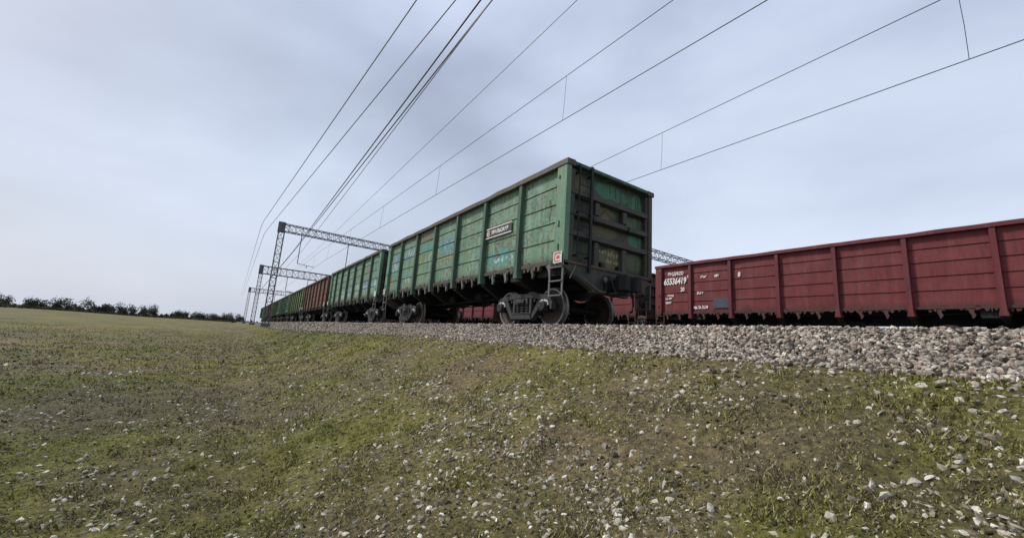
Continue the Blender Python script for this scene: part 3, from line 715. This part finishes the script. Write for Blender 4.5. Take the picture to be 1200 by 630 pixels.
text_mesh('lettering', 'УРАЛЬСКАЯ', .145, M['white'], bn, b5+.40, yb-.010, 2.575, 0, .98, bold=.005)
# print on the placard
for t_ in trains[:1]:
    for ch in t_.children:
        if ch.name.split('.')[0] == 'placard':
            e = 1 if sum(v.co.x for v in ch.data.vertices) > 0 else -1
            xa = e*(HL-.16)
            MB().box(xa-.10, xa+.10, -WY-.039, -WY-.0355, 1.55, 1.58).box(xa-.09, xa+.09, -WY-.039, -WY-.0355, 1.38, 1.40).box(xa-.10, xa-.07, -WY-.039, -WY-.0355, 1.41, 1.54).box(xa-.03, xa+.07, -WY-.039, -WY-.0355, 1.44, 1.51).build('print', M['redmark'], ch)
# numbers of the red wagon
r = near_red[0]; yt = -SH-.042; x0 = -HL
def T(s, size, x, z, sx=.85, sh=0, b=.006, nm='marking'): text_mesh(nm, s, size, M['white'], r, x0+x, yt, z, sh, sx, bold=b)
T('РЖД/RZD', .21, .63, 3.23, .85, .12)
T('65536419', .42, .42, 2.80, .70, .18, .012, 'number')
T('8', .17, 1.66, 3.06, .8, .1, .006, 'number')
T('20', .26, 1.32, 2.44, .75, 0, .008)
T('ВСЖД', .11, .64, 2.22, .9)
T('к.л. 307', .11, .52, 2.08, .9)
T('ЧВРЗ', .13, .52, 1.86, .9, 0, .008)
T('73м³', .15, 2.3, 2.98, .9, .1, .005)
T('68т', .15, 2.95, 2.98, .9, .1, .005)
T('22,5 т', .14, 2.12, 2.26, .9, .1, .005)
T('пр. 21.12.10', .17, 1.98, 1.60, .75, 0, .008)
MB().box(x0+2.88, x0+BAY*2-.1, yt-.004, yt, 1.60, 2.02).build('repainted_patch', M['patch'], r)
T('8', .26, 3.95, 2.90, .8, .1, .008)
# hand brake wheel of the red wagon on the left of the gap
l = near_red[2]
def handwheel():
    h = MB(); cx, cz, rr = HL+.35, 1.05, .24; pts = []
    for k in range(17): a = 2*math.pi*k/16; pts.append((cx+rr*math.cos(a), -1.55, cz+rr*math.sin(a)))
    h.tube(pts, .016, 6, False)
    for k in range(6): a = math.pi*k/3+.2; h.tube([(cx, -1.5, cz), (cx+rr*math.cos(a), -1.55, cz+rr*math.sin(a))], .011, 5)
    h.tube([(cx, -1.5, cz), (cx, -.2, cz)], .03, 6)
    h.build('hand_brake_wheel', M['galv'], l)
    q = MB().box(HL, HL+.62, -1.45, 1.45, 1.18, 1.30)
    for x in (HL+.1, HL+.58):
        for y in (-1.42, 1.42): q.tube([(x, y, .4), (x, y, 2.0)], .02, 6)
    for z in (.55, .85): q.tube([(HL+.1, -1.42, z), (HL+.58, -1.42, z)], .016, 6)
    q.build('brake_platform', M['red_dark'], l)
handwheel()

# ------------------------------------------------------------------ overhead line
def lattice(m, a, b, wy, hz, n, r=.03, br=.016):
    # box girder from a to b: square section wy x hz
    a, b = Vector(a), Vector(b); d = (b-a); side = d.cross(Vector((0, 0, 1))).normalized()*wy/2; up = Vector((0, 0, hz/2))
    if abs(d.normalized().z) > .9: side = Vector((wy/2, 0, 0)); up = Vector((0, hz/2, 0))
    cs = [side+up, side-up, -side-up, -side+up]
    for c in cs: m.tube([a+c, b+c], r, 4)
    for i in range(n):
        p, q = a+d*(i/n), a+d*((i+1)/n)
        for j in range(4):
            c0, c1 = cs[j], cs[(j+1) % 4]
            if i % 2: c0, c1 = c1, c0
            m.tube([p+c0, q+c1], br, 4); m.tube([p+c0, p+c1], br, 4)
def portal(x, y0, y1, zb, zt, label, hang, n, wid=.5, slope=0.0, col_base=-.6, thick=1.0):
    root = empty('catenary_portal', (x, y0, col_base)); tag(root, label, 'overhead portal', 'steel portals over the tracks')
    L = lambda p: (p[0]-x, p[1]-y0, p[2]-col_base)
    m = MB(); zc = (zb+zt)/2; lattice(m, L((x, y0, zc)), L((x+slope, y1, zc)), wid, zt-zb, n, .035*thick, .018*thick); m.build('cross_beam', M['mast'], root)
    for y, xx in ((y0, x), (y1, x+slope)):
        m = MB(); lattice(m, L((xx, y, col_base)), L((xx, y, zb+.0)), .42, .42, 12, .035, .018); m.box(*(xx-x-.32, xx-x+.32), y-y0-.32, y-y0+.32, 0, .25); m.build('column', M['mast'], root)
        MB().box(xx-x-.2, xx-x+.2, y-y0-.3, y-y0+.22, zb-col_base-.1, zt-col_base+.12).build('column_head', M['mast'], root)
    for (y, drop, arm) in hang:
        xx = x+slope*(y-y0)/(y1-y0)
        m = MB().tube([L((xx, y, zb+.02)), L((xx, y, zb-drop))], .035*thick, 5)
        if arm: m.tube([L((xx, y, zb-drop)), L((xx, y+arm, zb-drop-.12))], .022*thick, 5).tube([L((xx, y+arm*.55, zb-drop-.05)), L((xx, y+arm*.55, zb-drop-.3))], .03, 5)
        m.build('hanging_post', M['mast'], root)
    return root
portal(-31.3, -3.55, 16.2, 7.30, 7.92, 'nearest lattice steel portal crossing above the second green wagon', [(-2.0, 2.5, 1.3), (1.9, 2.4, 0), (7.0, 2.4, 1.2), (13.1, 2.4, 0)], 38, .5, -1.6)
portal(-58.4, -3.6, 16.4, 6.45, 7.5, 'second lattice portal farther back behind the brown wagon', [(-.3, 2.0, 1.0), (2.4, 2.0, 0), (7.0, 2.0, 1)], 26, .6, -1.4, thick=1.3)
portal(-104, -3.7, 16.5, 6.7, 7.6, 'third small lattice portal farthest down the line', [(1.5, 2.2, .9), (7.0, 2.2, 0)], 22, .6, -1.5, thick=1.5)
portal(-13.2, 15.9, 40, 6.95, 7.6, 'lattice portal end showing between the leading green wagon and the red wagon', [(19.3, 1.8, 0), (25, 2, 1)], 44, .5, -.6)

def wire(name, p, q, x_from, x_to, r, parent=None, sag=.0, span=45):
    p, q = Vector(p), Vector(q); n = int(abs(x_to-x_from)/3)+2; pts = []
    for i in range(n):
        x = x_from+(x_to-x_from)*i/(n-1); t = (x-p.x)/(q.x-p.x); c = p.lerp(q, t) if 0 <= t <= 1 else p+(q-p)*t
        y = c.y
        if x < q.x-12: y = q.y+(q.y-p.y)*(-12)/(q.x-p.x)
        pts.append((x, y, c.z-sag*(4*(((x+31.3) % span)/span)*(1-((x+31.3) % span)/span))))
    return MB().tube(pts, r, 5).build(name, M['wire'], parent)
for lab, p, q, r_ in (('outermost overhead cable at upper left, highest in the corner', (-10.31, -3.57, 8), (-21.26, -4.24, 8), .017),
                      ('second overhead cable from the left, just right of the outermost', (-9.64, -2.8, 8), (-25.12, -3.8, 8), .017),
                      ('left strand of the thick twin cable running to the portal', (-8.67, -1.72, 8), (-32.31, -1.45, 8), .026),
                      ('right strand of the thick twin cable running to the portal', (-8.54, -1.52, 8), (-32.28, -1.34, 8), .024),
                      ('thin cable just right of the thick twin cable', (-6.65, -1.91, 7), (-27.15, -1.42, 7), .013),
                      ('faint thin cable between the twin cable and the messenger wire', (-6.23, -.17, 7.5), (-25.29, .07, 7.5), .009)):
    o = wire('overhead_cable', p, q, 9.0, -150, r_); tag(o, lab, 'overhead cable', 'cables running above the tracks')
def catenary(lab, pm, qm, pc, qc, dxs):
    root = empty('catenary_line', (0, 0, 0)); tag(root, lab, 'overhead line', 'contact lines above the tracks')
    wire('messenger_wire', pm, qm, 9, -150, .011, root); wire('contact_wire', pc, qc, 9, -150, .011, root)
    def at(p, q, x):
        p, q = Vector(p), Vector(q); x = max(x, q.x-12); return p+(q-p)*((x-p.x)/(q.x-p.x))
    for x in dxs:
        a, b = at(pm, qm, x), at(pc, qc, x); a.x = b.x = x
        MB().tube([a, ((a.x+b.x)/2+.012, (a.y+b.y)/2, (a.z+b.z)/2), b], .006, 4).build('dropper', M['wire'], root)
catenary('messenger and contact wire with droppers above the green wagons', (-5.06, 1.41, 7.6), (-30.43, .94, 7.6), (-1.76, 1.40, 6.1), (-22.05, .99, 6.1), [5.2, -1.9, -10.6, -18.9, -27, -35, -43, -51])
catenary('messenger and contact wire crossing the sky right of the leading wagon', (-.78, 6.3, 7.6), (-5.61, 6.54, 7.6), (.72, 6.27, 6.1), (-3.17, 6.29, 6.1), [5.5, -2.0, -10.6, -18.9, -27, -35, -43])

# ------------------------------------------------------------------ far tree belts
def belt(name, p0, p1, h0, h1, depth, n, leaf, label, ntree):
    p0, p1 = np.array(p0, float), np.array(p1, float); L = np.hypot(*(p1-p0)); d = (p1-p0)/L; nrm = np.array([-d[1], d[0]])
    ts = rng.uniform(0, L, ntree); th = h0+(h1-h0)*rng.random(ntree)**1.6*(.4+1.0*vnoise(ts, ts*0, 5/L*3, 2)); tk = rng.normal(0, .4, ntree)*depth
    k = rng.integers(0, ntree, n); u = rng.normal(size=(n, 3)); u /= np.linalg.norm(u, axis=1)[:, None]; rr = rng.random(n)**.45
    lump = 1+.45*(vnoise(u[:, 0]*2+k*3.7, u[:, 2]*2+u[:, 1], 1.6, 2)-.5)*2
    wr = th[k]*(.30+.15*((k*7) % 5)/5)
    s = ts[k]+u[:, 0]*wr*rr*lump; kk = tk[k]+u[:, 1]*wr*rr*lump; z = th[k]*.56+u[:, 2]*th[k]*.46*rr*lump
    nb = n//4; s[:nb] = rng.uniform(0, L, nb); kk[:nb] = rng.normal(0, .5, nb)*depth; z[:nb] = rng.random(nb)*h0*.8
    xy = p0+d*s[:, None]+nrm*kk[:, None]; gz = ground_z(xy[:, 0], xy[:, 1], False)
    c = np.stack([xy[:, 0], xy[:, 1], gz+np.maximum(z, 0)], 1)
    v = c[:, None, :]+rng.normal(0, leaf, (n, 3, 3)); f = np.arange(3*n).reshape(n, 3)
    o = link_mesh(name, v.reshape(-1, 3), f, M['leaf'])
    tone = (.6+.8*rng.random(ntree))[k][:, None]; warm = (rng.random(ntree) < .35)[k][:, None]
    cc = np.array([.06, .068, .04])*tone*(.75+.5*rng.random((n, 1)))*np.where(warm, np.array([1.35, 1.05, .9]), 1)
    vcol(o.data, 'Col', np.concatenate([np.repeat(cc, 3, 0), np.ones((3*n, 1))], 1)); tag(o, label, 'trees', kind='stuff')
belt('tree_belt', (-900, 10), (-330, -330), 3.5, 19, 24, 110000, .55, 'low dark belt of trees along the horizon left of the train', 300)
belt('tree_belt', (-420, 34), (120, 34), 3.0, 5.5, 3, 150000, .35, 'dark hedge added behind the red wagons to block the sky under them', 260)  # made-up hedge, shuts out bright sky below the wagon bodies
belt('tree_belt', (-480, -160), (-60, -420), 2.5, 13, 18, 80000, .5, 'pale line of trees at the far left edge of the fields', 190)
